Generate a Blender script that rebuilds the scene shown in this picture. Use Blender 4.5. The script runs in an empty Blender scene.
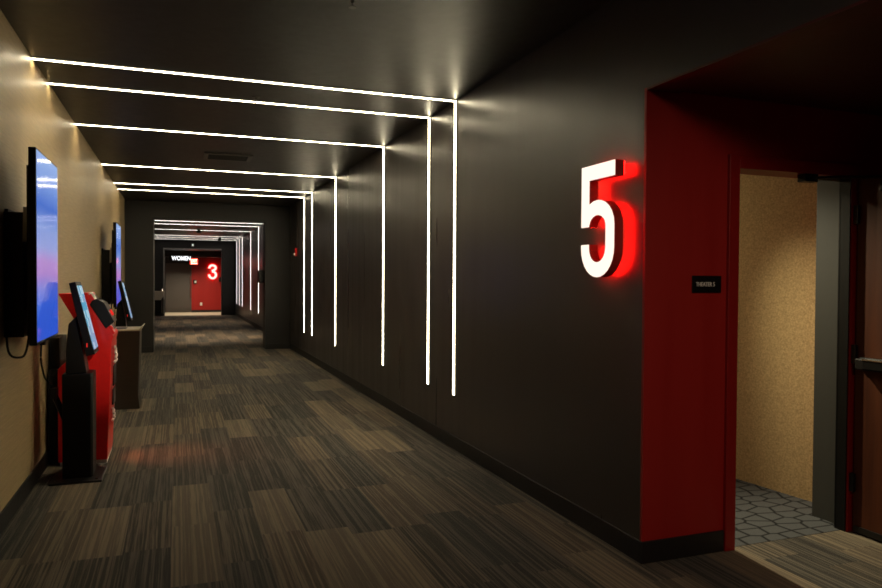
import bpy, bmesh, math, random
from mathutils import Matrix, Vector
random.seed(5)
S = bpy.context.scene
COL = S.collection

# ---------------------------------------------------------------- dimensions (metres)
XL, XR, HC = -0.977, 2.317, 3.092          # corridor walls and ceiling
YC = 3.135                                 # alcove wall with the theatre door
ZS = 2.519                                 # alcove soffit
YB = -3.2                                  # corridor behind the camera
YH0, YH1 = 15.6, 16.05                     # cross wall with the opening
YE = 31.0                                  # far end wall

# ---------------------------------------------------------------- node helpers
class NT:
    def __init__(self, m):
        m.use_nodes = True
        self.t = m.node_tree; self.t.nodes.clear()
    def n(self, kind, **kw):
        nd = self.t.nodes.new(kind)
        for k, v in kw.items(): setattr(nd, k, v)
        return nd
    def l(self, a, b): self.t.links.new(a, b)
    def put(self, v, sock):
        if hasattr(v, 'is_output'): self.l(v, sock)
        else: sock.default_value = v
    def math(self, op, a, b=0.0, c=None):
        nd = self.n('ShaderNodeMath', operation=op)
        self.put(a, nd.inputs[0]); self.put(b, nd.inputs[1])
        if c is not None: self.put(c, nd.inputs[2])
        return nd.outputs[0]
    def xyz(self, x, y, z):
        nd = self.n('ShaderNodeCombineXYZ')
        for v, s in zip((x, y, z), nd.inputs): self.put(v, s)
        return nd.outputs[0]
    def sep(self, v):
        nd = self.n('ShaderNodeSeparateXYZ'); self.l(v, nd.inputs[0]); return nd.outputs
    def ramp(self, f, stops, interp='LINEAR'):
        nd = self.n('ShaderNodeValToRGB'); cr = nd.color_ramp; cr.interpolation = interp
        while len(cr.elements) < len(stops): cr.elements.new(0.5)
        for e, (p, c) in zip(cr.elements, stops):
            e.position = p; e.color = (*c, 1)
        self.put(f, nd.inputs[0]); return nd.outputs[0]
    def mix(self, f, a, b, kind='MIX'):
        nd = self.n('ShaderNodeMix', data_type='RGBA', blend_type=kind)
        self.put(f, nd.inputs[0])
        self.put(a if hasattr(a, 'is_output') else (*a, 1), nd.inputs[6])
        self.put(b if hasattr(b, 'is_output') else (*b, 1), nd.inputs[7])
        return nd.outputs[2]
    def noise(self, vec, scale=5, detail=3, rough=.5):
        nd = self.n('ShaderNodeTexNoise'); self.l(vec, nd.inputs['Vector'])
        nd.inputs['Scale'].default_value = scale; nd.inputs['Detail'].default_value = detail
        nd.inputs['Roughness'].default_value = rough
        return nd.outputs[0]
    def white(self, vec):
        nd = self.n('ShaderNodeTexWhiteNoise', noise_dimensions='3D'); self.l(vec, nd.inputs['Vector'])
        return nd.outputs[0], nd.outputs[1]
    def obj(self): return self.n('ShaderNodeTexCoord').outputs['Object']
    def pos(self): return self.n('ShaderNodeNewGeometry').outputs['Position']
    def mapping(self, v, scale):
        nd = self.n('ShaderNodeMapping'); self.l(v, nd.inputs[0]); nd.inputs['Scale'].default_value = scale
        return nd.outputs[0]
    def bump(self, hgt, strength=.2, dist=.002):
        nd = self.n('ShaderNodeBump'); self.l(hgt, nd.inputs['Height'])
        nd.inputs['Strength'].default_value = strength; nd.inputs['Distance'].default_value = dist
        return nd.outputs[0]
    def bsdf(self, color, rough=.5, metal=0, normal=None, spec=.5, coat=0):
        nd = self.n('ShaderNodeBsdfPrincipled')
        self.put(color if hasattr(color, 'is_output') else (*color, 1), nd.inputs['Base Color'])
        self.put(rough, nd.inputs['Roughness']); nd.inputs['Metallic'].default_value = metal
        nd.inputs['Specular IOR Level'].default_value = spec
        nd.inputs['Coat Weight'].default_value = coat
        if normal is not None: self.l(normal, nd.inputs['Normal'])
        self.l(nd.outputs[0], self.n('ShaderNodeOutputMaterial').inputs[0])
        return nd

def M(name): return bpy.data.materials.new(name)

def paint(name, col, rough=.5, metal=0, var=.12, bump=.05, scale=30, spec=.5, coat=0):
    m = M(name); t = NT(m); v = t.obj()
    n = t.noise(v, scale, 4)
    a = tuple(c*(1-var) for c in col); b = tuple(min(1, c*(1+var)) for c in col)
    t.bsdf(t.mix(n, a, b), t.math('MULTIPLY_ADD', n, .12, rough-.06), metal, t.bump(n, bump), spec, coat)
    return m

def glow(name, col, strength):
    m = M(name); t = NT(m)
    e = t.n('ShaderNodeEmission'); e.inputs[0].default_value = (*col, 1); e.inputs[1].default_value = strength
    t.l(e.outputs[0], t.n('ShaderNodeOutputMaterial').inputs[0])
    return m

# ---------------------------------------------------------------- materials
def led_mat(name, col, strength):
    """frosted cover of an LED profile: brightest along its middle, fading to its two edges"""
    m = M(name); t = NT(m); d = t.math('DIVIDE', t.sep(t.obj())[1], .0125)
    g = t.math('POWER', 2.71828, t.math('MULTIPLY', t.math('MULTIPLY', d, d), -1.0))
    e = t.n('ShaderNodeEmission'); e.inputs[0].default_value = (*col, 1)
    w = t.math('POWER', 2.71828, t.math('MULTIPLY', t.math('MULTIPLY', d, d), -.30))  # wide faint term: soft glow around the line, put into the cover's emission
    t.put(t.math('MULTIPLY_ADD', g, strength, t.math('MULTIPLY', w, .9)), e.inputs[1])
    t.l(e.outputs[0], t.n('ShaderNodeOutputMaterial').inputs[0])
    return m

def carpet_mat():
    m = M('plank_carpet'); t = NT(m); p = t.pos(); x, y, z = t.sep(p)
    W, L = .25, .9
    cx = t.math('FLOOR', t.math('DIVIDE', t.math('ADD', x, 20.03), W))
    off = t.white(t.xyz(cx, 3.3, 1.0))[0]
    cy = t.math('FLOOR', t.math('ADD', t.math('DIVIDE', y, L), t.math('MULTIPLY', off, 7.0)))
    r1, rc = t.white(t.xyz(cx, cy, 5.5))
    r2 = t.white(t.xyz(cx, cy, 9.5))[0]
    lo = t.ramp(r1, [(0, (.014, .0105, .008)), (.36, (.028, .021, .013)), (.62, (.074, .053, .033)), (.82, (.140, .103, .065))], 'CONSTANT')
    hi = t.ramp(r1, [(0, (.120, .102, .076)), (.36, (.175, .137, .094)), (.62, (.225, .170, .110)), (.82, (.260, .198, .128))], 'CONSTANT')
    seed = t.math('MULTIPLY', r2, 91.0)
    v1 = t.xyz(t.math('ADD', t.math('MULTIPLY', x, 60.0), seed), t.math('MULTIPLY', y, .10), seed)
    n1 = t.noise(v1, 1.0, 2, .6)
    v2 = t.xyz(t.math('ADD', t.math('MULTIPLY', x, 140.0), seed), t.math('MULTIPLY', y, 2.2), 2.0)
    n2 = t.noise(v2, 1.0, 2, .6)
    s = t.ramp(t.math('ADD', t.math('MULTIPLY', n1, .6), t.math('MULTIPLY', n2, .4)), [(.47, (0, 0, 0)), (.56, (1, 1, 1))])
    c = t.mix(s, lo, hi)
    fine = t.noise(t.mapping(p, (300, 300, 300)), 1, 2)
    c = t.mix(t.math('MULTIPLY', fine, .6), c, (.02, .018, .015))
    # some planks lean a little green
    g = t.math('GREATER_THAN', r2, .62)
    c = t.mix(t.math('MULTIPLY', g, .12), c, (.040, .050, .042))
    b = t.bsdf(c, .92, 0, t.bump(t.math('ADD', n2, fine), .5, .004), .2)
    b.inputs['Sheen Weight'].default_value = .1
    return m

def pebble_mat():
    m = M('pebble_carpet'); t = NT(m); p = t.pos()
    nd = t.n('ShaderNodeTexVoronoi', feature='DISTANCE_TO_EDGE', voronoi_dimensions='2D'); nd.inputs['Scale'].default_value = 1
    nd.inputs['Randomness'].default_value = .5
    t.l(t.mapping(p, (6.5, 9.5, 1)), nd.inputs['Vector'])
    e = t.ramp(nd.outputs['Distance'], [(.035, (0, 0, 0)), (.095, (1, 1, 1))])
    fine = t.noise(t.mapping(p, (240, 240, 240)), 1, 2)
    c = t.mix(e, (.012, .012, .013), t.mix(fine, (.042, .044, .048), (.090, .091, .094)))
    t.bsdf(c, .95, 0, t.bump(fine, .4, .003), .1)
    return m

def vinyl_mat(name, col, sx, sy, sz, var=.25, rough=.6):
    """woven wall covering: threads along Y, wall lies in the YZ plane"""
    m = M(name); t = NT(m); p = t.pos()
    n1 = t.noise(t.mapping(p, (sx, sy, sz)), 1, 3, .6)
    n2 = t.noise(t.mapping(p, (60, 60, 140)), 1, 2)
    f = t.ramp(t.math('ADD', t.math('MULTIPLY', n1, .7), t.math('MULTIPLY', n2, .3)), [(.35, (0, 0, 0)), (.65, (1, 1, 1))])
    a = tuple(c*(1-var) for c in col); b = tuple(c*(1+var) for c in col)
    t.bsdf(t.mix(f, a, b), rough, 0, t.bump(f, .15, .002), .35)
    return m

def satin_wall(name, col, rough):
    """painted wall with faint upright roller marks"""
    m = M(name); t = NT(m); p = t.pos()
    n = t.noise(t.mapping(p, (7, 7, .35)), 1, 3, .55)
    n2 = t.noise(p, 60, 3)
    a = tuple(c*.88 for c in col); b = tuple(c*1.12 for c in col)
    t.bsdf(t.mix(n, a, b), t.math('MULTIPLY_ADD', n, .26, rough-.13), 0, t.bump(n2, .06, .002), .5)
    return m

def wood_mat():
    m = M('door_veneer'); t = NT(m); p = t.pos()
    n = t.noise(t.mapping(p, (14, 14, 1.1)), 1, 5, .6)
    c = t.ramp(n, [(.3, (.045, .010, .003)), (.7, (.088, .022, .006))])
    t.bsdf(c, .5, 0, t.bump(n, .05), .3)
    return m

def steel_mat():
    m = M('brushed_steel'); t = NT(m); p = t.obj()
    n = t.noise(t.mapping(p, (4, 4, 160)), 1, 3)
    t.bsdf(t.mix(n, (.055, .048, .039), (.085, .073, .058)), t.math('MULTIPLY_ADD', n, .15, .30), .85)
    return m

def tv_mat():
    """screen picture: blue sky, pink dusk band, deep blue hill. Object coords: y across, z up (metres from the foot)"""
    m = M('screen_picture'); t = NT(m); x, y, z = t.sep(t.obj())
    v = t.math('DIVIDE', z, 1.17)
    u = t.math('DIVIDE', y, .78)
    wob = t.math('MULTIPLY', t.noise(t.xyz(0.0, t.math('MULTIPLY', y, 2.0), t.math('MULTIPLY', z, 3.0)), 1, 2), .06)
    c = t.ramp(t.math('ADD', v, t.math('SUBTRACT', wob, .03)),
       [(0, (.035, .10, .62)), (.20, (.04, .13, .66)), (.28, (.13, .17, .60)), (.36, (.34, .17, .52)), (.42, (.36, .20, .55)),
        (.50, (.22, .28, .62)), (.62, (.16, .26, .62)), (.72, (.07, .16, .58)), (.86, (.20, .33, .72)), (1, (.30, .44, .78))])
    hill = t.math('LESS_THAN', v, t.math('ADD', .12, t.math('MULTIPLY', .20, t.math('SMOOTH_MIN', 1.0, t.math('MULTIPLY', u, 2.2), .3))))
    c = t.mix(t.math('MULTIPLY', hill, .65), c, (.018, .075, .55))
    b = t.bsdf((.01, .01, .012), .08, 0, None, .5)
    t.l(c, b.inputs['Emission Color']); b.inputs['Emission Strength'].default_value = 1.0
    return m

def tablet_mat():
    m = M('touch_screen_picture'); t = NT(m); x, y, z = t.sep(t.obj())
    rows = t.math('SNAP', t.math('MULTIPLY', z, 1.0), .06)
    r = t.white(t.xyz(0.0, t.math('SNAP', y, .07), rows))[0]
    c = t.mix(t.math('GREATER_THAN', r, .72), (.12, .42, .66), (.45, .70, .84))
    b = t.bsdf((.01, .01, .012), .1, 0, None, .5)
    t.l(c, b.inputs['Emission Color']); b.inputs['Emission Strength'].default_value = .8
    return m

m_carpet, m_pebble = carpet_mat(), pebble_mat()
m_left = vinyl_mat('tan_vinyl', (.42, .310, .165), 2.0, 3.0, 95, .16, .42)
m_beige = vinyl_mat('beige_carpeted_wall', (.42, .30, .145), 70, 70, 70, .30, .95)
m_wall = satin_wall('charcoal_wall', (.042, .035, .032), .32)
m_cross = satin_wall('black_brown_wall', (.013, .0112, .0098), .50)
m_ceil = paint('dark_ceiling', (.014, .0105, .0085), .42, var=.1, scale=14, spec=.35)
m_red = satin_wall('red_wall', (.30, .006, .003), .55)
m_redfr = paint('red_frame', (.24, .005, .004), .45)
m_base = paint('black_rubber', (.009, .0085, .008), .50)
m_grey = paint('grey_reveal', (.032, .031, .027), .55)
m_wood, m_steel = wood_mat(), steel_mat()
m_black = paint('black_plastic', (.004, .004, .004), .42, spec=.25)
m_blackm = paint('black_metal', (.009, .008, .008), .42, .3)
m_redm = paint('red_enamel', (.80, .012, .010), .32, coat=.2)
m_white = paint('white_plastic', (.75, .72, .66), .45)
m_chrome = paint('chrome', (.65, .63, .60), .18, .95, bump=.0)
m_alu = paint('dark_aluminium', (.10, .09, .08), .45, .6)
m_led = led_mat('warm_white_diffuser', (1.0, .86, .57), 60.0)
m_led2 = led_mat('neutral_white_diffuser', (1.0, .90, .78), 17.0)
m_face = glow('sign_face_white', (1.0, .84, .70), 1.3)
m_halo = glow('sign_halo_red', (1.0, .006, .004), 26.0)
m_ret = paint('sign_return_dark_red', (.40, .03, .022), .4)
m_wom = glow('lit_letters_white', (.95, .97, 1.0), 1.8)
m_exit = glow('exit_red', (1.0, .03, .02), 7.0)
m_exitl = glow('exit_letters', (1.0, .55, .35), 5.0)
m_redlit = glow('red_button_light', (1.0, .04, .03), .8)
m_tv, m_tab = tv_mat(), tablet_mat()
m_panel = paint('womens_door', (.075, .064, .055), .5)
m_frame = paint('steel_trim', (.30, .29, .27), .4, .5)
m_tan = paint('fountain_steel', (.55, .47, .36), .4, .4)

# ---------------------------------------------------------------- mesh helpers
class MB:
    def __init__(self): self.b = bmesh.new()
    def box(self, x0, x1, y0, y1, z0, z1):
        xs, ys, zs = sorted((x0, x1)), sorted((y0, y1)), sorted((z0, z1))
        v = [self.b.verts.new((x, y, z)) for x in xs for y in ys for z in zs]
        for f in ((0,1,3,2),(4,6,7,5),(0,4,5,1),(2,3,7,6),(0,2,6,4),(1,5,7,3)): self.b.faces.new([v[i] for i in f])
        return self
    def prism(self, pts, axis, a, b):
        """closed polygon swept along an axis; pts are the two other coordinates in order"""
        def mk(p, q):
            return {'x': (q, p[0], p[1]), 'y': (p[0], q, p[1]), 'z': (p[0], p[1], q)}[axis]
        A = [self.b.verts.new(mk(p, a)) for p in pts]; B = [self.b.verts.new(mk(p, b)) for p in pts]
        n = len(pts)
        self.b.faces.new(A); self.b.faces.new(B[::-1])
        for i in range(n): self.b.faces.new((A[i], B[i], B[(i+1) % n], A[(i+1) % n]))
        return self
    def tube(self, pts, r, seg=8):
        pts = [Vector(p) for p in pts]; rings = []
        for i, p in enumerate(pts):
            d = (pts[min(i+1, len(pts)-1)]-pts[max(i-1, 0)]).normalized()
            a = d.cross(Vector((0, 0, 1)))
            if a.length < 1e-3: a = Vector((1, 0, 0))
            a.normalize(); c = d.cross(a)
            rings.append([self.b.verts.new(p+r*(a*math.cos(2*math.pi*k/seg)+c*math.sin(2*math.pi*k/seg))) for k in range(seg)])
        for A, B in zip(rings, rings[1:]):
            for k in range(seg): self.b.faces.new((A[k], A[(k+1) % seg], B[(k+1) % seg], B[k]))
        self.b.faces.new(rings[0][::-1]); self.b.faces.new(rings[-1])
        return self
    def lathe(self, prof, c, axis='z', seg=24):
        rings = []
        for r, h in prof:
            ring = []
            for k in range(seg):
                a = 2*math.pi*k/seg; u, w = r*math.cos(a), r*math.sin(a)
                o = {'z': (u, w, h), 'x': (h, u, w), 'y': (u, h, w)}[axis]
                ring.append(self.b.verts.new((c[0]+o[0], c[1]+o[1], c[2]+o[2])))
            rings.append(ring)
        for A, B in zip(rings, rings[1:]):
            for k in range(seg): self.b.faces.new((A[k], A[(k+1) % seg], B[(k+1) % seg], B[k]))
        self.b.faces.new(rings[0][::-1]); self.b.faces.new(rings[-1])
        return self
    def quads(self, faces):
        for f in faces: self.b.faces.new([self.b.verts.new(p) for p in f])
        return self

def origin_of(parent):
    o = Vector((0, 0, 0))
    while parent is not None:
        o += parent.location; parent = parent.parent
    return o

def obj(name, mb, mat, parent=None, bevel=0, smooth=False, at=None):
    """link the collected mesh (world coordinates) as ONE object; 'at' gives it its own origin"""
    bmesh.ops.remove_doubles(mb.b, verts=mb.b.verts, dist=1e-6)
    bmesh.ops.recalc_face_normals(mb.b, faces=mb.b.faces)
    po = origin_of(parent); loc = Vector(at) - po if at is not None else Vector((0, 0, 0))
    sh = po + loc
    for v in mb.b.verts: v.co -= sh
    me = bpy.data.meshes.new(name); mb.b.to_mesh(me); mb.b.free()
    me.materials.append(mat)
    if smooth:
        for p in me.polygons: p.use_smooth = True
    o = bpy.data.objects.new(name, me); COL.objects.link(o); o.location = loc; o.parent = parent
    if bevel:
        bv = o.modifiers.new('bevel', 'BEVEL'); bv.width = bevel; bv.segments = 2; bv.limit_method = 'ANGLE'
    return o

def tag(o, label, cat, group=None):
    o['label'] = label; o['category'] = cat
    if group: o['group'] = group
    return o
def thing(name, loc, label, cat, group=None):
    o = bpy.data.objects.new(name, None); o.empty_display_size = .1; COL.objects.link(o); o.location = loc
    return tag(o, label, cat, group)
def struct(name, mb, mat, bevel=0, parent=None):
    o = obj(name, mb, mat, parent, bevel)
    if parent is None: o['kind'] = 'structure'
    return o
def copy_tree(o, parent=None):
    c = o.copy(); COL.objects.link(c)
    c.parent = parent
    for ch in list(o.children): copy_tree(ch, c)
    return c
def text_mesh(body, size, depth, fat=.022):
    cu = bpy.data.curves.new('txt', 'FONT'); cu.body = body; cu.size = size; cu.extrude = depth/2; cu.align_x = 'CENTER'; cu.align_y = 'CENTER'
    cu.offset = size*fat
    t = bpy.data.objects.new('txt', cu); COL.objects.link(t)
    dg = bpy.context.evaluated_depsgraph_get(); dg.update()
    me = bpy.data.meshes.new_from_object(t.evaluated_get(dg))
    b = bmesh.new(); b.from_mesh(me)
    bpy.data.objects.remove(t); bpy.data.curves.remove(cu); bpy.data.meshes.remove(me)
    return b
def text_mb(body, width, height, depth, c, face, fat=.022):
    """flat lettering fitted to width x height, centred at c; face '-y' or '-x' is the way it looks"""
    mb = MB(); mb.b.free(); mb.b = text_mesh(body, .2, depth, fat)
    xs = [v.co.x for v in mb.b.verts]; ys = [v.co.y for v in mb.b.verts]
    cx, cy = (min(xs)+max(xs))/2, (min(ys)+max(ys))/2
    for v in mb.b.verts:
        u, w, d = (v.co.x-cx)*width/(max(xs)-min(xs)), (v.co.y-cy)*height/(max(ys)-min(ys)), v.co.z
        v.co = (c[0]+u, c[1]-d, c[2]+w) if face == '-y' else (c[0]-d, c[1]-u, c[2]+w)
    return mb

# ---------------------------------------------------------------- the setting
T = .15
struct('floor', MB().box(XL-.2, 4.6, YB-.2, YC+.02, -.1, 0).box(XL-.2, XR+.2, YC+.02, YE+.02, -.1, 0), m_carpet)
struct('floor_recess', MB().box(XL-.2, XR+.2, YE+.02, 35.2, -.1, 0), paint('pale_tile', (.55, .48, .36), .5))
struct('floor_theater', MB().box(2.517, 4.6, YC+.02, 8.2, -.1, .002), m_pebble)
struct('ceiling', MB().box(XL-.2, XR+.2, YB-.2, 31.2, HC, HC+.12), m_ceil)
struct('wall_left', MB().box(XL-T, XL, YB-.2, YH1, 0, HC), m_left)
struct('wall_left_beyond', MB().box(XL-T, XL, YH1, 35.2, 0, HC), m_cross)
struct('wall_right', MB().box(XR, XR+.2, YC+.02, 31.2, 0, HC).box(XR, XR+.2, YB, YC+.02, ZS, HC).box(XR, XR+.2, YB, 1.0, 0, ZS), m_wall)
struct('wall_back', MB().box(XL, XR, YB-T, YB, 0, HC), m_cross)
OL, OR, OZ = -.447, 1.78, 2.735
struct('wall_cross', MB().box(XL, OL, YH0, YH1, 0, HC).box(OR, XR, YH0, YH1, 0, HC).box(OL, OR, YH0, YH1, OZ, HC), m_cross)
EL, ER, EZ = -.485, 1.75, 2.735
struct('wall_end', MB().box(XL, EL, YE, YE+.3, 0, HC).box(ER, XR, YE, YE+.3, 0, HC).box(EL, ER, YE, YE+.3, EZ, HC), m_cross)
# recess behind the end wall
YR = 33.9
struct('wall_recess_left', MB().box(EL-.1, EL, YE+.3, YR, 0, 2.8), m_cross)
struct('wall_recess_right', MB().box(2.0, 2.1, YE+.3, YR, 0, 2.8), m_red)
struct('wall_recess_back', MB().box(.625, 2.1, YR, YR+.1, 0, 2.8), m_red)
struct('wall_recess_side', MB().box(EL-.1, .625, YR, YR+.1, 2.2, 2.8).box(EL-.1, EL+.02, YR, YR+.1, 0, 2.2), m_cross)
struct('ceiling_recess', MB().box(EL-.1, 2.1, YE+.3, YR+.1, 2.74, 2.84).box(EL, 2.0, 33.0, YR, 2.47, 2.74), m_cross)
struct('baseboard_recess', MB().box(.63, 2.0, YR-.015, YR, 0, .10), m_base)
# alcove and theatre entry
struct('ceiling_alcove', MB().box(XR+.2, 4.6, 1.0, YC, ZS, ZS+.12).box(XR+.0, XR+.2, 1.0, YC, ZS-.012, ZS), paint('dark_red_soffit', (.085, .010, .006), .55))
DL, DR, DH = 2.855, 3.842, 2.205
struct('wall_alcove', MB().box(XR, DL, YC, YC+.02, 0, ZS).box(XR+.2, DL, YC+.02, YC+.285, 0, ZS).box(DR, 4.6, YC, YC+.285, 0, ZS).box(DL, DR, YC, YC+.285, DH, ZS), m_red)
struct('wall_alcove_right', MB().box(4.3, 4.45, .9, YC, 0, ZS), m_red)
struct('wall_alcove_near', MB().box(XR+.2, 4.6, .85, 1.0, 0, ZS), m_red)
struct('wall_theater_right', MB().prism([(4.085, YC+.285), (3.60, 8.0), (3.75, 8.0), (4.6, YC+.285)], 'z', .002, 2.85), m_beige)
struct('wall_theater_left', MB().box(2.417+.1, 2.62, YC+.285, 8.0, .002, 2.85), m_beige)
struct('wall_theater_end', MB().box(2.517, 3.9, 8.0, 8.15, .002, 2.85), m_beige)
struct('ceiling_theater', MB().box(2.517, 4.6, YC+.285, 8.15, 2.85, 2.95), m_ceil)
struct('trim_2', MB().box(DR-.012, DR, YC+.055, YC+.283, .002, DH), m_grey, .002)
# red hollow-metal door frame
struct('trim_3', MB().box(DL, DL+.07, YC-.02, YC+.05, 0, DH).box(DR-.07, DR, YC-.02, YC+.05, 0, DH).box(DL+.07, DR-.07, YC-.02, YC+.05, DH-.075, DH)
       .box(DL, DL+.045, YC+.05, YC+.283, 0.002, DH).box(DL+.045, DR-.012, YC+.05, YC+.283, DH-.05, DH), m_redfr, .003)
struct('trim_6', MB().box(DR-.078, DR-.0705, YC-.012, YC+.054, .002, DH-.076).box(DR-.078, DR-.012, YC+.0505, YC+.062, .002, DH-.05), m_black)  # black strips standing in for the shade on the jamb's unlit inner face
# baseboards
bz = .118
struct('baseboard_right', MB().box(XR-.012, XR, YC-.012, YH0, 0, bz), m_base, .003)
struct('baseboard_alcove', MB().box(XR, DL-.001, YC-.012, YC, 0, bz), m_base, .003)
struct('baseboard_left', MB().box(XL, XL+.012, YB, YH0, 0, bz), m_base, .003)
struct('baseboard_cross', MB().box(XL+.012, OL, YH0-.012, YH0, 0, bz).box(OR, XR-.012, YH0-.012, YH0, 0, bz), m_base, .003)
struct('baseboard_beyond', MB().box(XR-.012, XR, YH1, YE, 0, bz), m_base, .003)
struct('baseboard_end', MB().box(XL, EL, YE-.012, YE, 0, bz).box(ER, XR-.012, YE-.012, YE, 0, bz), m_base, .003)
# pale edge trim round the far recess and down the opening's left side
struct('trim_4', MB().box(EL-.03, EL+.03, YE-.012, YE, 0, EZ+.03).box(EL+.03, ER, YE-.012, YE, EZ-.02, EZ+.03), m_frame)
struct('trim_5', MB().box(OL-.001, OL+.012, YH1-.05, YH1+.004, 0, OZ), m_frame)

# open theatre door leaf, swung out against the alcove
d1 = bpy.data.objects.new('door_1', None); COL.objects.link(d1); d1.location = (3.825, 3.11, 0); d1['kind'] = 'structure'
LX0, LX1, LY0, LY1 = 3.80, 3.845, 2.20, 3.10
obj('leaf', MB().box(LX0, LX1, LY0, LY1, .012, 2.125), m_wood, d1, .002)
obj('door_sweep', MB().box(LX0-.006, LX0, LY0, LY1-.01, .012, .05), m_blackm, d1, .001)
pb = obj('push_bar', MB().box(LX0-.02, LX0, LY0+.03, LY1-.04, .985, 1.06).box(LX0-.07, LX0-.02, LY0+.08, LY1-.10, .995, 1.05), m_black, d1, .006)
obj('bar_end_cap', MB().box(LX0-.06, LX0, LY1-.10, LY1-.045, .99, 1.055), m_blackm, pb, .006)
obj('bar_strip', MB().box(LX0-.074, LX0-.03, LY0+.08, LY1-.10, 1.05, 1.055), m_chrome, pb)
cl = obj('door_closer', MB().box(LX0-.055, LX0, 2.62, 2.92, 2.02, 2.085), m_black, d1, .006)
obj('closer_arm', MB().tube([(LX0-.03, 2.86, 2.095), (3.52, 3.02, 2.102), (3.46, 3.13, 2.108)], .009)
    .box(3.40, 3.50, 3.115, 3.17, 2.085, 2.13), m_black, cl)
for hz in (.25, 1.02, 1.85):
    obj('hinge', MB().lathe([(.008, 0), (.008, .11)], (3.797, 3.108, hz), seg=12).box(3.78, 3.80, 3.085, 3.112, hz, hz+.11), m_blackm, d1)

# women's door in the recess
d2 = bpy.data.objects.new('door_2', None); COL.objects.link(d2); d2.location = (.05, YR, 0); d2['kind'] = 'structure'
obj('leaf', MB().box(EL+.02, .625, YR+.01, YR+.06, .01, 2.2), m_panel, d2, .002)
obj('pull_handle', MB().tube([(.575, YR-.05, .64), (.575, YR-.05, 1.64)], .018).tube([(.575, YR+.01, .75), (.575, YR-.05, .75)], .012).tube([(.575, YR+.01, 1.53), (.575, YR-.05, 1.53)], .012), m_chrome, d2)
obj('kick_plate', MB().box(EL+.05, .60, YR+.004, YR+.01, .03, .20), m_alu, d2)

# ---------------------------------------------------------------- light lines
def light_line(y, mat):
    r = thing('light_line', (XL, y, HC), '', 'light', '')
    ch = obj('ceiling_channel', MB().box(XL, XR, y-.034, y+.034, HC-.004, HC), m_alu, r)
    obj('diffuser', MB().box(XL+.004, XR-.010, y-.030, y+.030, HC-.009, HC-.004), mat, ch)
    cw = obj('wall_channel', MB().box(XR-.004, XR, y-.034, y+.034, .470, HC-.004), m_alu, r)
    obj('diffuser', MB().box(XR-.009, XR-.004, y-.030, y+.030, .482, HC-.010), mat, cw)
    obj('end_cap', MB().box(XR-.010, XR, y-.020, y+.020, .462, .480), m_black, cw)
    return r
near = [(5.861, 'nearest white light line, across the ceiling and down the dark right wall'),
        (6.553, 'second white light line, close behind the nearest one, across ceiling and right wall'),
        (8.173, 'third white light line from the camera, crossing the ceiling before the air vent'),
        (10.894, 'fourth white light line from the camera, alone just beyond the ceiling air vent'),
        (12.934, 'fifth white light line, first of the close pair before the opening'),
        (13.783, 'sixth white light line, second of the close pair, last before the opening wall')]
far = [(20.75, 'white light line across the ceiling just beyond the opening, topmost seen through it'),
       (21.95, 'white light line beyond the opening whose wall run stands behind the black jamb box'),
       (24.36, 'white light line beyond the opening standing apart on the wall, third of the far ones'),
       (27.6, 'white light line beyond the opening, nearest of the three close together'),
       (28.91, 'white light line beyond the opening, middle of the three close together'),
       (30.2, 'white light line farthest down the corridor, next to the end wall')]
for lst, mat, grp in ((near, m_led, 'light lines before the opening'), (far, m_led2, 'light lines beyond the opening')):
    p0 = None
    for y, lab in lst:
        if p0 is None: o = p0 = light_line(y, mat)
        else:
            o = copy_tree(p0); o.location.y = y
        tag(o, lab, 'light', grp)

# ---------------------------------------------------------------- number signs
def ribbon(mb, path, w, to3, d0, d1, part):
    """thick stroke; part 'face' / 'side' / 'back'"""
    P = [Vector(p) for p in path]; Lf, Rt = [], []
    for i, p in enumerate(P):
        a = (p-P[i-1]).normalized() if i else None
        b = (P[i+1]-p).normalized() if i < len(P)-1 else None
        a, b = a or b, b or a
        na, nb = Vector((-a.y, a.x)), Vector((-b.y, b.x))
        n = (na+nb).normalized(); k = w/2/max(.35, n.dot(na))
        Lf.append(p+n*k); Rt.append(p-n*k)
    if part in ('face', 'back'):
        d = d0 if part == 'face' else d1
        for i in range(len(P)-1):
            mb.b.faces.new([mb.b.verts.new(to3(q, d)) for q in (Lf[i], Lf[i+1], Rt[i+1], Rt[i])])
    else:
        loop = Lf+Rt[::-1]
        for i in range(len(loop)):
            q, s = loop[i], loop[(i+1) % len(loop)]
            mb.b.faces.new([mb.b.verts.new(v) for v in (to3(q, d0), to3(s, d0), to3(s, d1), to3(q, d1))])
def slab(mb, path, w, to3, d0, d1):
    ribbon(mb, path, w, to3, d0, d1, 'face'); ribbon(mb, path, w, to3, d0, d1, 'side'); ribbon(mb, path, w, to3, d0, d1, 'back')
def arc(cx, cy, rx, ry, a0, a1, n=10):
    return [(cx+rx*math.cos(math.radians(a0+(a1-a0)*i/n)), cy+ry*math.sin(math.radians(a0+(a1-a0)*i/n))) for i in range(n+1)]
five = [[(.335, .592), (.040, .592), (.040, .285)],
        [(.046, .312)]+arc(.165, .285, .125, .105, 150, 0, 10)+arc(.165, .165, .125, .125, 0, -180, 14)+[(.040, .185)]]
three = [[(.045, .46)]+arc(.165, .485, .12, .105, 180, -65, 14)+[(.14, .345)],
         [(.14, .325)]+arc(.165, .185, .13, .145, 62, -180, 16)+[(.035, .20)]]
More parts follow.
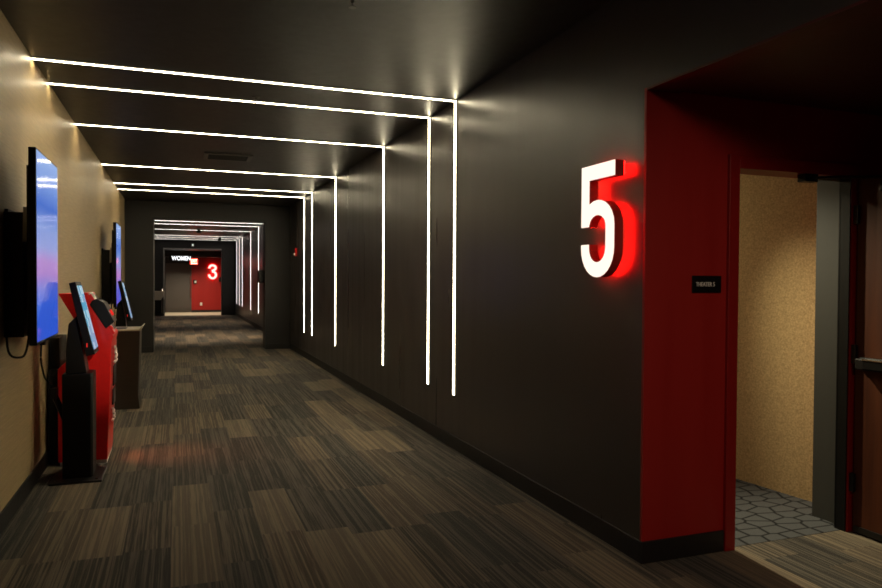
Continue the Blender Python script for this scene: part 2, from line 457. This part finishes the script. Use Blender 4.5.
def number_sign(strokes, to3, loc, label, dep, gap, w):
    r = thing('number_sign', loc, label, 'sign', None)
    f = MB(); sd = MB(); bk = MB()
    for st in strokes:
        ribbon(f, st, w, to3, 0, 0, 'face')
        slab(sd, st, w, to3, .002, dep-.012)
        ribbon(bk, st, w*.88, to3, 0, dep-.010, 'back')
    obj('return', sd, m_ret, r)
    obj('face', f, m_face, r)
    obj('halo_light', bk, m_halo, r)
    for k, i in ((0, 1), (1, 6), (1, -6)):
        q = strokes[k][i]
        obj('standoff', MB().tube([to3(Vector(q), dep-.012), to3(Vector(q), dep+gap)], .006), m_blackm, r)
    return r
XF = 2.217
number_sign(five, lambda p, d: (XF+d, 3.605-p[0], 1.525+p[1]), (XR, 3.44, 1.84),
            'large glowing white number 5 with red halo on the dark wall', .070, XR-XF-.070, .084)
YF = YR-.10
number_sign(three, lambda p, d: (1.34+p[0]*1.12, YF+d, 1.50+p[1]*1.06), (1.53, YR, 1.8),
            'glowing white number 3 on the far red wall', .065, .035, .09)

# room sign beside the door
r = thing('room_sign', (2.718, YC, 1.487), 'small black plaque reading THEATER 5 on the red alcove wall', 'sign')
obj('plaque', MB().box(2.620, 2.816, YC-.008, YC, 1.440, 1.534), m_black, r, .002)
obj('lettering', text_mb('THEATER 5', .126, .023, .003, (2.705, YC-.0093, 1.487), '-y', .004), m_white, r)

# ---------------------------------------------------------------- televisions (upright, on swing-arm mounts)
XS = -.777
def television(y0, label):
    y1 = y0+.79; z0, z1 = 1.10, 2.275; ym = (y0+y1)/2
    r = thing('television', (XL, ym, z0), label, 'television', 'upright wall televisions')
    obj('casing', MB().box(XS-.042, XS-.001, y0, y1, z0, z1), m_black, r, .004)
    obj('screen', MB().box(XS-.001, XS+.002, y0+.012, y1-.012, z0+.02, z1-.012), m_tv, r, at=(XS, y0, z0))
    obj('rear_housing', MB().box(XS-.062, XS-.042, y0+.06, y1-.06, z0+.05, z1-.10), m_black, r, .004)
    mt = obj('wall_mount', MB().box(XL, XL+.02, ym-.22, ym+.22, 1.42, 1.92), m_blackm, r, .002)
    for z in (1.50, 1.80):
        for q in (-1, 1):
            obj('mount_arm', MB().prism([(XL+.02, ym+q*.12), (XL+.02, ym+q*.16), (XS-.064, ym+q*.10), (XS-.064, ym+q*.06)], 'z', z, z+.05), m_blackm, mt)
    for q in (-1, 1):
        obj('mount_rail', MB().box(XS-.078, XS-.062, ym+q*.16, ym+q*.20, 1.30, 2.0), m_blackm, mt)
    obj('shade_box', MB().box(XL, XL+.105, y0+.15, y1-.12, 1.14, 1.90), m_black, r, .004)  # black box added where the set's shadow darkens the wall
    obj('bracket', MB().prism([(XL+.105, 1.72), (XS-.064, 1.72), (XS-.064, 1.93), (XS-.09, 1.93)], 'y', y0+.12, y0+.15), m_frame, mt)
    # power and signal leads
    lp = [(XS-.07, y0+.20, 1.20), (XS-.085, y0+.17, 1.06), (XS-.11, y0+.13, 1.02), (XL+.03, y0+.11, 1.06), (XL+.012, y0+.14, 1.30)]
    obj('cable', MB().tube(smooth(lp), .007), m_black, r, smooth=True)
    lp = [(XS-.05, y0+.52, 1.14), (XS-.06, y0+.52, 1.05), (XS-.06, y0+.50, .96), (XS-.075, y0+.66, .88), (XS-.08, y0+.80, .80), (XS-.085, y0+1.1, .72)]
    obj('cable', MB().tube(smooth(lp), .006).box(XS-.065, XS-.035, y0+.49, y0+.55, 1.06, 1.10), m_black, r, smooth=False)
    return r
def smooth(pts, n=6):
    P = [Vector(p) for p in pts]; out = []
    for i in range(len(P)-1):
        a, b, c, d = P[max(i-1, 0)], P[i], P[i+1], P[min(i+2, len(P)-1)]
        for k in range(n):
            t = k/n
            out.append(.5*((2*b)+(c-a)*t+(2*a-5*b+4*c-d)*t*t+(3*b-a-3*c+d)*t**3))
    out.append(P[-1]); return out
tv1 = television(4.775, 'large upright television nearest the camera, blue screen, on the tan left wall')
tv2 = copy_tree(tv1); tv2.location.y += 10.72-4.775
tag(tv2, 'upright television farther down the tan left wall, beyond the red machine', 'television', 'upright wall televisions')

# ---------------------------------------------------------------- touch kiosks
def kiosk(label):
    Y0, Y1 = 5.85, 6.14
    r = thing('touch_kiosk', (-.69, 5.97, 0), label, 'kiosk', 'black touch kiosks')
    bp = obj('base_plate', MB().box(-.87, -.52, 5.75, 6.19, 0, .014), m_blackm, r, .003)
    for x, y in ((-.56, 5.79), (-.56, 6.15), (-.83, 5.79), (-.83, 6.15)):
        obj('bolt', MB().lathe([(.010, .014), (.010, .020), (.005, .023)], (x, y, 0), seg=10), m_chrome, bp)
    col = MB().prism([(-.795, Y0+.01), (-.605, Y0+.01), (-.590, Y0+.03), (-.590, Y1-.03), (-.605, Y1-.01), (-.795, Y1-.01)], 'z', .014, .79)
    obj('column', col, m_black, r, .006)
    obj('neck', MB().prism([(-.775, .79), (-.635, .79), (-.665, 1.00), (-.700, 1.22), (-.755, 1.16), (-.775, .95)], 'y', Y0+.05, Y1-.05), m_black, r, .006)
    # tilted head: local frame along the slope
    top, bot = Vector((-.700, 1.475)), Vector((-.572, .935))
    d = (bot-top).normalized(); n = Vector((-d.y, d.x))
    if n.x < 0: n = -n
    def q(s, k): v = top+d*s+n*k; return (v.x, v.y)
    Lh = (bot-top).length
    hd = obj('tablet_housing', MB().prism([q(0, -.045), q(0, 0), q(Lh, 0), q(Lh, -.06)], 'y', Y0-.01, Y1+.01), m_black, r, .004)
    sc = MB().prism([q(.03, 0), q(.03, .002), q(Lh-.035, .002), q(Lh-.035, 0)], 'y', Y0+.008, Y1-.008)
    obj('screen', sc, m_tab, hd)
    obj('status_light', MB().box(q(Lh-.09, 0)[0]-.035, q(Lh-.09, 0)[0]-.029, Y0-.013, Y0-.0095, .99, 1.02), m_redlit, hd)
    # slanted rear strut to the wall side
    obj('strut', MB().tube([(-.775, 5.98, .40), (-.86, 5.98, .62)], .022, 8).box(-.88, -.84, 5.94, 6.02, .60, .68), m_blackm, r)
    return r
k1 = kiosk('black touch kiosk in front of the red machine, tilted lit tablet on a square column')
k2 = copy_tree(k1); k2.location = (-.685, 10.50, 0)
tag(k2, 'black touch kiosk behind the steel bin, only its tilted tablet showing', 'kiosk', 'black touch kiosks')

# ---------------------------------------------------------------- red vending machine
RY0, RY1 = 6.33, 6.84
rm = thing('ticket_machine', (-.70, 6.58, 0), 'tall red machine with sloping console top and card terminal, behind the black kiosk', 'machine')
body = [(-.888, .03), (-.531, .03), (-.497, .985), (-.484, 1.035), (-.674, 1.384), (-.882, 1.378), (-.755, 1.149), (-.757, .905), (-.888, .775)]
obj('body', MB().prism(body, 'y', RY0, RY1), m_redm, rm, .005)
obj('gap_shade_panel', MB().box(-.955, -.888, RY0+.02, RY1, .02, .77).box(-.955, -.89, RY0+.10, RY1, .77, 1.02), m_black, rm)  # black filler added for the shaded gap between machine and wall
obj('kick_base', MB().box(-.875, -.535, RY0+.01, RY1-.01, 0, .03), m_white, rm)
# console fittings along the slope
s0, s1 = Vector((-.674, 1.384)), Vector((-.484, 1.035)); sd = (s1-s0).normalized(); sn = Vector((-sd.y, sd.x))
if sn.x < 0: sn = -sn
def sp(s, k): v = s0+sd*s+sn*k; return (v.x, v.y)
con = obj('console_panel', MB().prism([sp(.03, 0), sp(.03, .004), sp(.36, .004), sp(.36, 0)], 'y', RY0+.03, RY1-.03), m_black, rm)
obj('label_plate', MB().prism([sp(.005, .004), sp(.005, .014), sp(.07, .014), sp(.07, .004)], 'y', RY0+.02, RY0+.26), m_white, con)
obj('label_plate', MB().prism([sp(.315, .004), sp(.315, .010), sp(.375, .010), sp(.375, .004)], 'y', RY0+.03, RY0+.22), m_white, con)
obj('button', MB().prism([sp(.32, .010), sp(.32, .020), sp(.35, .020), sp(.35, .010)], 'y', RY0+.06, RY0+.10), m_redlit, con)
ct = obj('card_terminal', MB().prism([sp(.07, .004), sp(.075, .04), sp(.13, .07), sp(.30, .062), sp(.32, -.02), sp(.09, -.03)], 'y', RY0-.012, RY0+.27), m_black, rm, .006)
obj('card_slot', MB().prism([sp(.20, .066), sp(.20, .073), sp(.25, .071), sp(.25, .064)], 'y', RY0+.09, RY0+.21), m_redlit, ct)
obj('side_rail', MB().prism([sp(.02, 0), sp(.02, .02), sp(.385, .02), sp(.385, 0)], 'y', RY0, RY0+.018), m_redm, rm)
# front: sunken dispensing panel with handles
def fx(z): return -.531+(z-.03)*(.034/.955)
fp = obj('front_panel', MB().quads([[(fx(.20)+.001, RY0+.14, .20), (fx(.20)+.001, RY1-.03, .20), (fx(.97)+.001, RY1-.03, .97), (fx(.97)+.001, RY0+.14, .97)]])
         .quads([[(fx(.20)+.004, RY0+.14, .20), (fx(.20)+.004, RY1-.03, .20), (fx(.97)+.004, RY1-.03, .97), (fx(.97)+.004, RY0+.14, .97)]]), m_redm, rm)
obj('dispensing_slot', MB().box(fx(.7), fx(.7)+.012, RY0+.20, RY0+.42, .60, .77), m_black, fp)
obj('dispensing_slot', MB().box(fx(.5), fx(.5)+.014, RY0+.20, RY0+.42, .44, .57), m_black, fp)
def emblem(z0, z1):
    e = MB(); zc = (z0+z1)/2; h = (z1-z0)/2; X = fx(zc)+.006
    pts = [(X+.008, RY0+.20, zc+h), (X+.012, RY0+.25, zc+h*.55), (X+.012, RY0+.21, zc+h*.15), (X+.014, RY0+.29, zc-h*.1), (X+.012, RY0+.23, zc-h*.5), (X+.012, RY0+.30, zc-h*.8), (X+.006, RY0+.20, zc-h)]
    e.tube(smooth(pts, 5), .011, 6)
    return e
for a, b in ((.80, .93), (.31, .41)):
    obj('white_emblem', emblem(a, b), m_white, fp, smooth=True)

# ---------------------------------------------------------------- waste bin
b = thing('waste_bin', (-.66, 9.12, 0), 'brushed steel waste bin with a pale flat top, against the tan left wall', 'bin')
bb = MB(); lo = [(-.93, 8.87), (-.415, 8.87), (-.415, 9.38), (-.93, 9.38)]
def ring(z, dx, bmx): return [bmx.verts.new((x+(dx if x > -.6 else 0), y+(-dx*.4 if y < 9 else dx*.4), z)) for x, y in lo]
R_ = [ring(0, .012, bb.b), ring(.02, .012, bb.b), ring(.16, -.004, bb.b), ring(.90, .016, bb.b)]
for A, B_ in zip(R_, R_[1:]):
    for k in range(4): bb.b.faces.new((A[k], A[(k+1) % 4], B_[(k+1) % 4], B_[k]))
bb.b.faces.new(R_[0]); bb.b.faces.new(R_[-1])
obj('body', bb, m_steel, b, .006)
tp = obj('top', MB().box(-.935, -.39, 8.855, 9.40, .90, .918), m_tan, b, .004)
obj('lip', MB().prism([(-.41, .918), (-.372, .955), (-.362, .952), (-.395, .905)], 'y', 8.857, 9.398), m_tan, tp)
obj('drop_opening', MB().box(-.80, -.55, 8.98, 9.26, .917, .9195), m_black, tp)

# ---------------------------------------------------------------- ceiling and wall fittings
v = thing('air_vent', (.63, 9.63, HC), 'dark rectangular air vent in the ceiling between the light lines', 'vent')
fr = MB(); x0, x1, y0, y1 = .33, .92, 9.40, 9.88
fr.box(x0, x1, y0, y0+.05, HC-.016, HC).box(x0, x1, y1-.05, y1, HC-.016, HC).box(x0, x0+.05, y0+.05, y1-.05, HC-.016, HC).box(x1-.05, x1, y0+.05, y1-.05, HC-.016, HC)
obj('frame', fr, m_alu, v, .002)
for i in range(5):
    y = y0+.075+i*.075
    obj('slat', MB().prism([(y, HC-.002), (y+.05, HC-.014), (y+.052, HC-.011), (y+.003, HC)], 'x', x0+.05, x1-.05), m_blackm, v)

def sprinkler(x, y, label):
    r = thing('sprinkler', (x, y, HC), label, 'sprinkler', 'ceiling sprinklers')
    obj('escutcheon', MB().lathe([(.035, 0), (.035, -.004), (.015, -.010)], (x, y, HC), seg=20), m_alu, r)
    obj('head', MB().lathe([(.010, -.008), (.010, -.035), (.004, -.037), (.004, -.055), (.022, -.056), (.022, -.059)], (x, y, HC), seg=14), m_alu, r)
    return r
s1_ = sprinkler(.93, 3.95, 'small ceiling sprinkler nearest the camera, before the first light line')
for x, y, lab in ((.648, 6.40, 'small ceiling sprinkler just in front of the second light line'),):
    s = copy_tree(s1_); s.location = (x, y, HC); tag(s, lab, 'sprinkler', 'ceiling sprinklers')
def pendant(x, y, label):
    r = thing('ceiling_speaker', (x, y, HC), label, 'speaker', 'dark ceiling fittings beyond the opening')
    obj('mount', MB().lathe([(.06, 0), (.06, -.02), (.03, -.03)], (x, y, HC), seg=18), m_black, r)
    obj('dome', MB().lathe([(.02, -.03), (.085, -.035), (.095, -.06), (.07, -.10), (.02, -.115)], (x, y, HC), seg=18), m_black, r, smooth=True)
    return r
p1 = pendant(.671, 24.10, 'small dark ceiling fitting beyond the opening, left one, against the third far line')
p2 = copy_tree(p1); p2.location = (1.552, 28.6, HC); tag(p2, 'small dark ceiling fitting beyond the opening, farther right one near the end', 'speaker', 'dark ceiling fittings beyond the opening')

st = thing('fire_strobe', (XR, 14.78, 2.06), 'small red fire alarm strobe on the right wall beside the last light line', 'alarm')
obj('housing', MB().box(XR-.035, XR, 14.71, 14.85, 1.98, 2.15), m_redm, st, .006)
obj('lens', MB().lathe([(.035, 0), (.03, -.02), (.012, -.032)], (XR-.035, 14.78, 2.02), 'x', 14), m_white, st)

bx = thing('wall_box', (OR, 15.98, 1.56), 'black box mounted on the right side of the corridor opening', 'box')
obj('case', MB().box(OR-.115, OR, 15.80, 16.14, 1.425, 1.70), m_black, bx, .008)
obj('cover', MB().box(OR-.10, OR-.02, 15.795, 15.80, 1.45, 1.675), m_blackm, bx, .002)

# drinking fountain at the far left
f = thing('drinking_fountain', (XL, 30.5, .65), 'pale steel drinking fountain on the left wall by the far recess', 'fountain')
obj('basin', MB().prism([(XL, .66), (-.60, .66), (-.50, .80), (-.49, 1.0), (XL, 1.02)], 'y', 30.3, 30.75), m_tan, f, .01)
obj('front_panel', MB().prism([(-.484, .67), (-.474, .67), (-.470, .99), (-.484, .99)], 'y', 30.29, 30.76), m_white, f)
obj('bubbler', MB().tube(smooth([(-.60, 30.5, 1.0), (-.60, 30.5, 1.05), (-.58, 30.5, 1.07), (-.55, 30.5, 1.06)]), .01), m_chrome, f)
obj('shroud', MB().box(XL, -.56, 30.34, 30.71, .12, .66), m_black, f, .01)

# recess signs and devices
w = thing('restroom_sign', (.18, 33.0, 2.44), 'white lit letters WOMEN hung above the dark door in the far recess', 'sign')
obj('backing', MB().box(-.30, .60, 33.02, 33.06, 2.29, 2.47), m_black, w)
obj('lettering', text_mb('WOMEN', .78, .19, .02, (.18, 33.005, 2.405), '-y'), m_wom, w)
e = thing('exit_sign', (.72, 33.2, 2.47), 'small glowing red EXIT sign hung beside the white WOMEN letters', 'sign')
obj('housing', MB().box(.555, .875, 33.22, 33.26, 2.14, 2.40), m_blackm, e)
obj('face', MB().box(.56, .87, 33.212, 33.22, 2.145, 2.395), m_exit, e)
obj('lettering', text_mb('EXIT', .26, .13, .006, (.72, 33.208, 2.31), '-y'), m_exitl, e)
obj('arrow', MB().prism([(.58, 2.19), (.63, 2.235), (.63, 2.205), (.85, 2.205), (.85, 2.175), (.63, 2.175), (.63, 2.145)], 'y', 33.206, 33.212), m_exitl, e)
obj('stem', MB().tube([(.72, 33.24, 2.40), (.72, 33.24, 2.47)], .015), m_blackm, e)
tag_ = thing('wall_phone', (.76, YR, 1.37), 'small pale device on the far red wall next to the door handle', 'wall device')
obj('case', MB().box(.70, .84, YR-.04, YR, 1.28, 1.46), m_black, tag_, .006)
obj('plate', MB().box(.75, .83, YR-.046, YR-.04, 1.33, 1.42), m_white, tag_, .004)
o_ = thing('power_outlet', (1.03, YR, .38), 'small white outlet plate low on the far red wall', 'outlet')
obj('plate', MB().box(.985, 1.085, YR-.012, YR, .30, .44), m_white, o_, .004)
obj('socket', MB().box(1.01, 1.06, YR-.016, YR-.012, .32, .36).box(1.01, 1.06, YR-.016, YR-.012, .385, .425), m_white, o_, .002)
em = thing('emergency_light', (.62, YE, 2.90), 'tiny white fitting on the dark wall above the far recess', 'light fitting')
obj('case', MB().box(.575, .665, YE-.05, YE, 2.84, 2.96), m_white, em, .006)
obj('lens', MB().lathe([(.025, 0), (.018, -.016)], (.62, YE-.05, 2.90), 'y', 12), m_wom, em)
hb = thing('door_holder', (2.0, 33.5, 1.46), 'small black box at the right edge of the far red wall', 'box')
obj('case', MB().box(1.80, 1.93, YR-.09, YR, 1.38, 1.55), m_black, hb, .006)
obj('bracket', MB().box(1.83, 1.90, YR-.03, YR, 1.55, 1.60), m_blackm, hb)
# ---------------------------------------------------------------- lamps out of sight, some added for effect
def spot(name, loc, tgt, power, col, ang, blend, rad):
    d = bpy.data.lights.new(name, 'SPOT'); d.energy = power; d.color = col; d.spot_size = math.radians(ang); d.spot_blend = blend; d.shadow_soft_size = rad
    o = bpy.data.objects.new(name, d); COL.objects.link(o); o.location = loc
    o.rotation_euler = (Vector(tgt)-Vector(loc)).to_track_quat('-Z', 'Y').to_euler()
spot('theater_downlight', (3.05, 4.75, 2.80), (3.60, 2.45, 0), 400, (1.0, .90, .60), 58, .9, .04)
spot('theater_wall_washer', (3.05, 6.1, 2.70), (3.8, 4.6, 1.0), 105, (1.0, .84, .52), 120, 1.0, .05)
spot('recess_downlight', (.1, 32.3, 2.70), (.1, 32.5, 0), 170, (1.0, .85, .62), 125, .8, .06)
spot('recess_downlight', (1.3, 32.3, 2.70), (1.3, 32.6, 0), 170, (1.0, .85, .62), 125, .8, .06)
spot('corridor_downlight', (.7, 19.4, 3.05), (.7, 19.4, 0), 620, (1.0, .80, .56), 95, .9, .06)
spot('corridor_downlight', (.7, 25.8, 3.05), (.7, 25.8, 0), 260, (1.0, .80, .56), 95, .9, .06)
spot('added_patch_light', (-.46, 6.60, .52), (-.08, 6.5, 0), 18, (1.0, .24, .10), 80, 1.0, .03)  # orange spot added to tint a carpet patch, no fitting behind it
# lamps over the corridor behind the camera, the second an added one
spot('lobby_downlight', (1.35, -.4, 3.05), (2.9, 3.1, .75), 230, (1.0, .80, .58), 62, 1.0, .35)
spot('added_machine_light', (1.2, .6, 3.05), (-.58, 6.4, .95), 480, (1.0, .82, .60), 11, 1.0, .05)  # narrow spot added to brighten the red machine's side
w_ = bpy.data.worlds.new('World'); S.world = w_; w_.use_nodes = True
w_.node_tree.nodes['Background'].inputs[0].default_value = (.0, .0, .0, 1)

# ---------------------------------------------------------------- camera
yaw, pitch, roll = (math.radians(a) for a in (20.436, 1.096, 0.318))
F = Vector((math.sin(yaw)*math.cos(pitch), math.cos(yaw)*math.cos(pitch), -math.sin(pitch)))
R0 = Vector((math.cos(yaw), -math.sin(yaw), 0)); U0 = R0.cross(F)
R1 = R0*math.cos(roll)+U0*math.sin(roll); U1 = U0*math.cos(roll)-R0*math.sin(roll)
cd = bpy.data.cameras.new('camera'); cd.sensor_width = 36; cd.lens = 28.952; cd.clip_start = .05; cd.clip_end = 200
cam = bpy.data.objects.new('camera', cd); COL.objects.link(cam)
mw = Matrix((R1, U1, -F)).transposed().to_4x4(); mw.translation = Vector((0, 0, 1.5))
cam.matrix_world = mw
S.camera = cam
S.view_settings.view_transform = 'Standard'; S.view_settings.look = 'None'
S.view_settings.gamma = 1; S.view_settings.use_curve_mapping = False; S.view_settings.exposure = 0.0
S.cycles.filter_width = 1.7
S.cycles.max_bounces = 8; S.cycles.diffuse_bounces = 5; S.cycles.glossy_bounces = 4
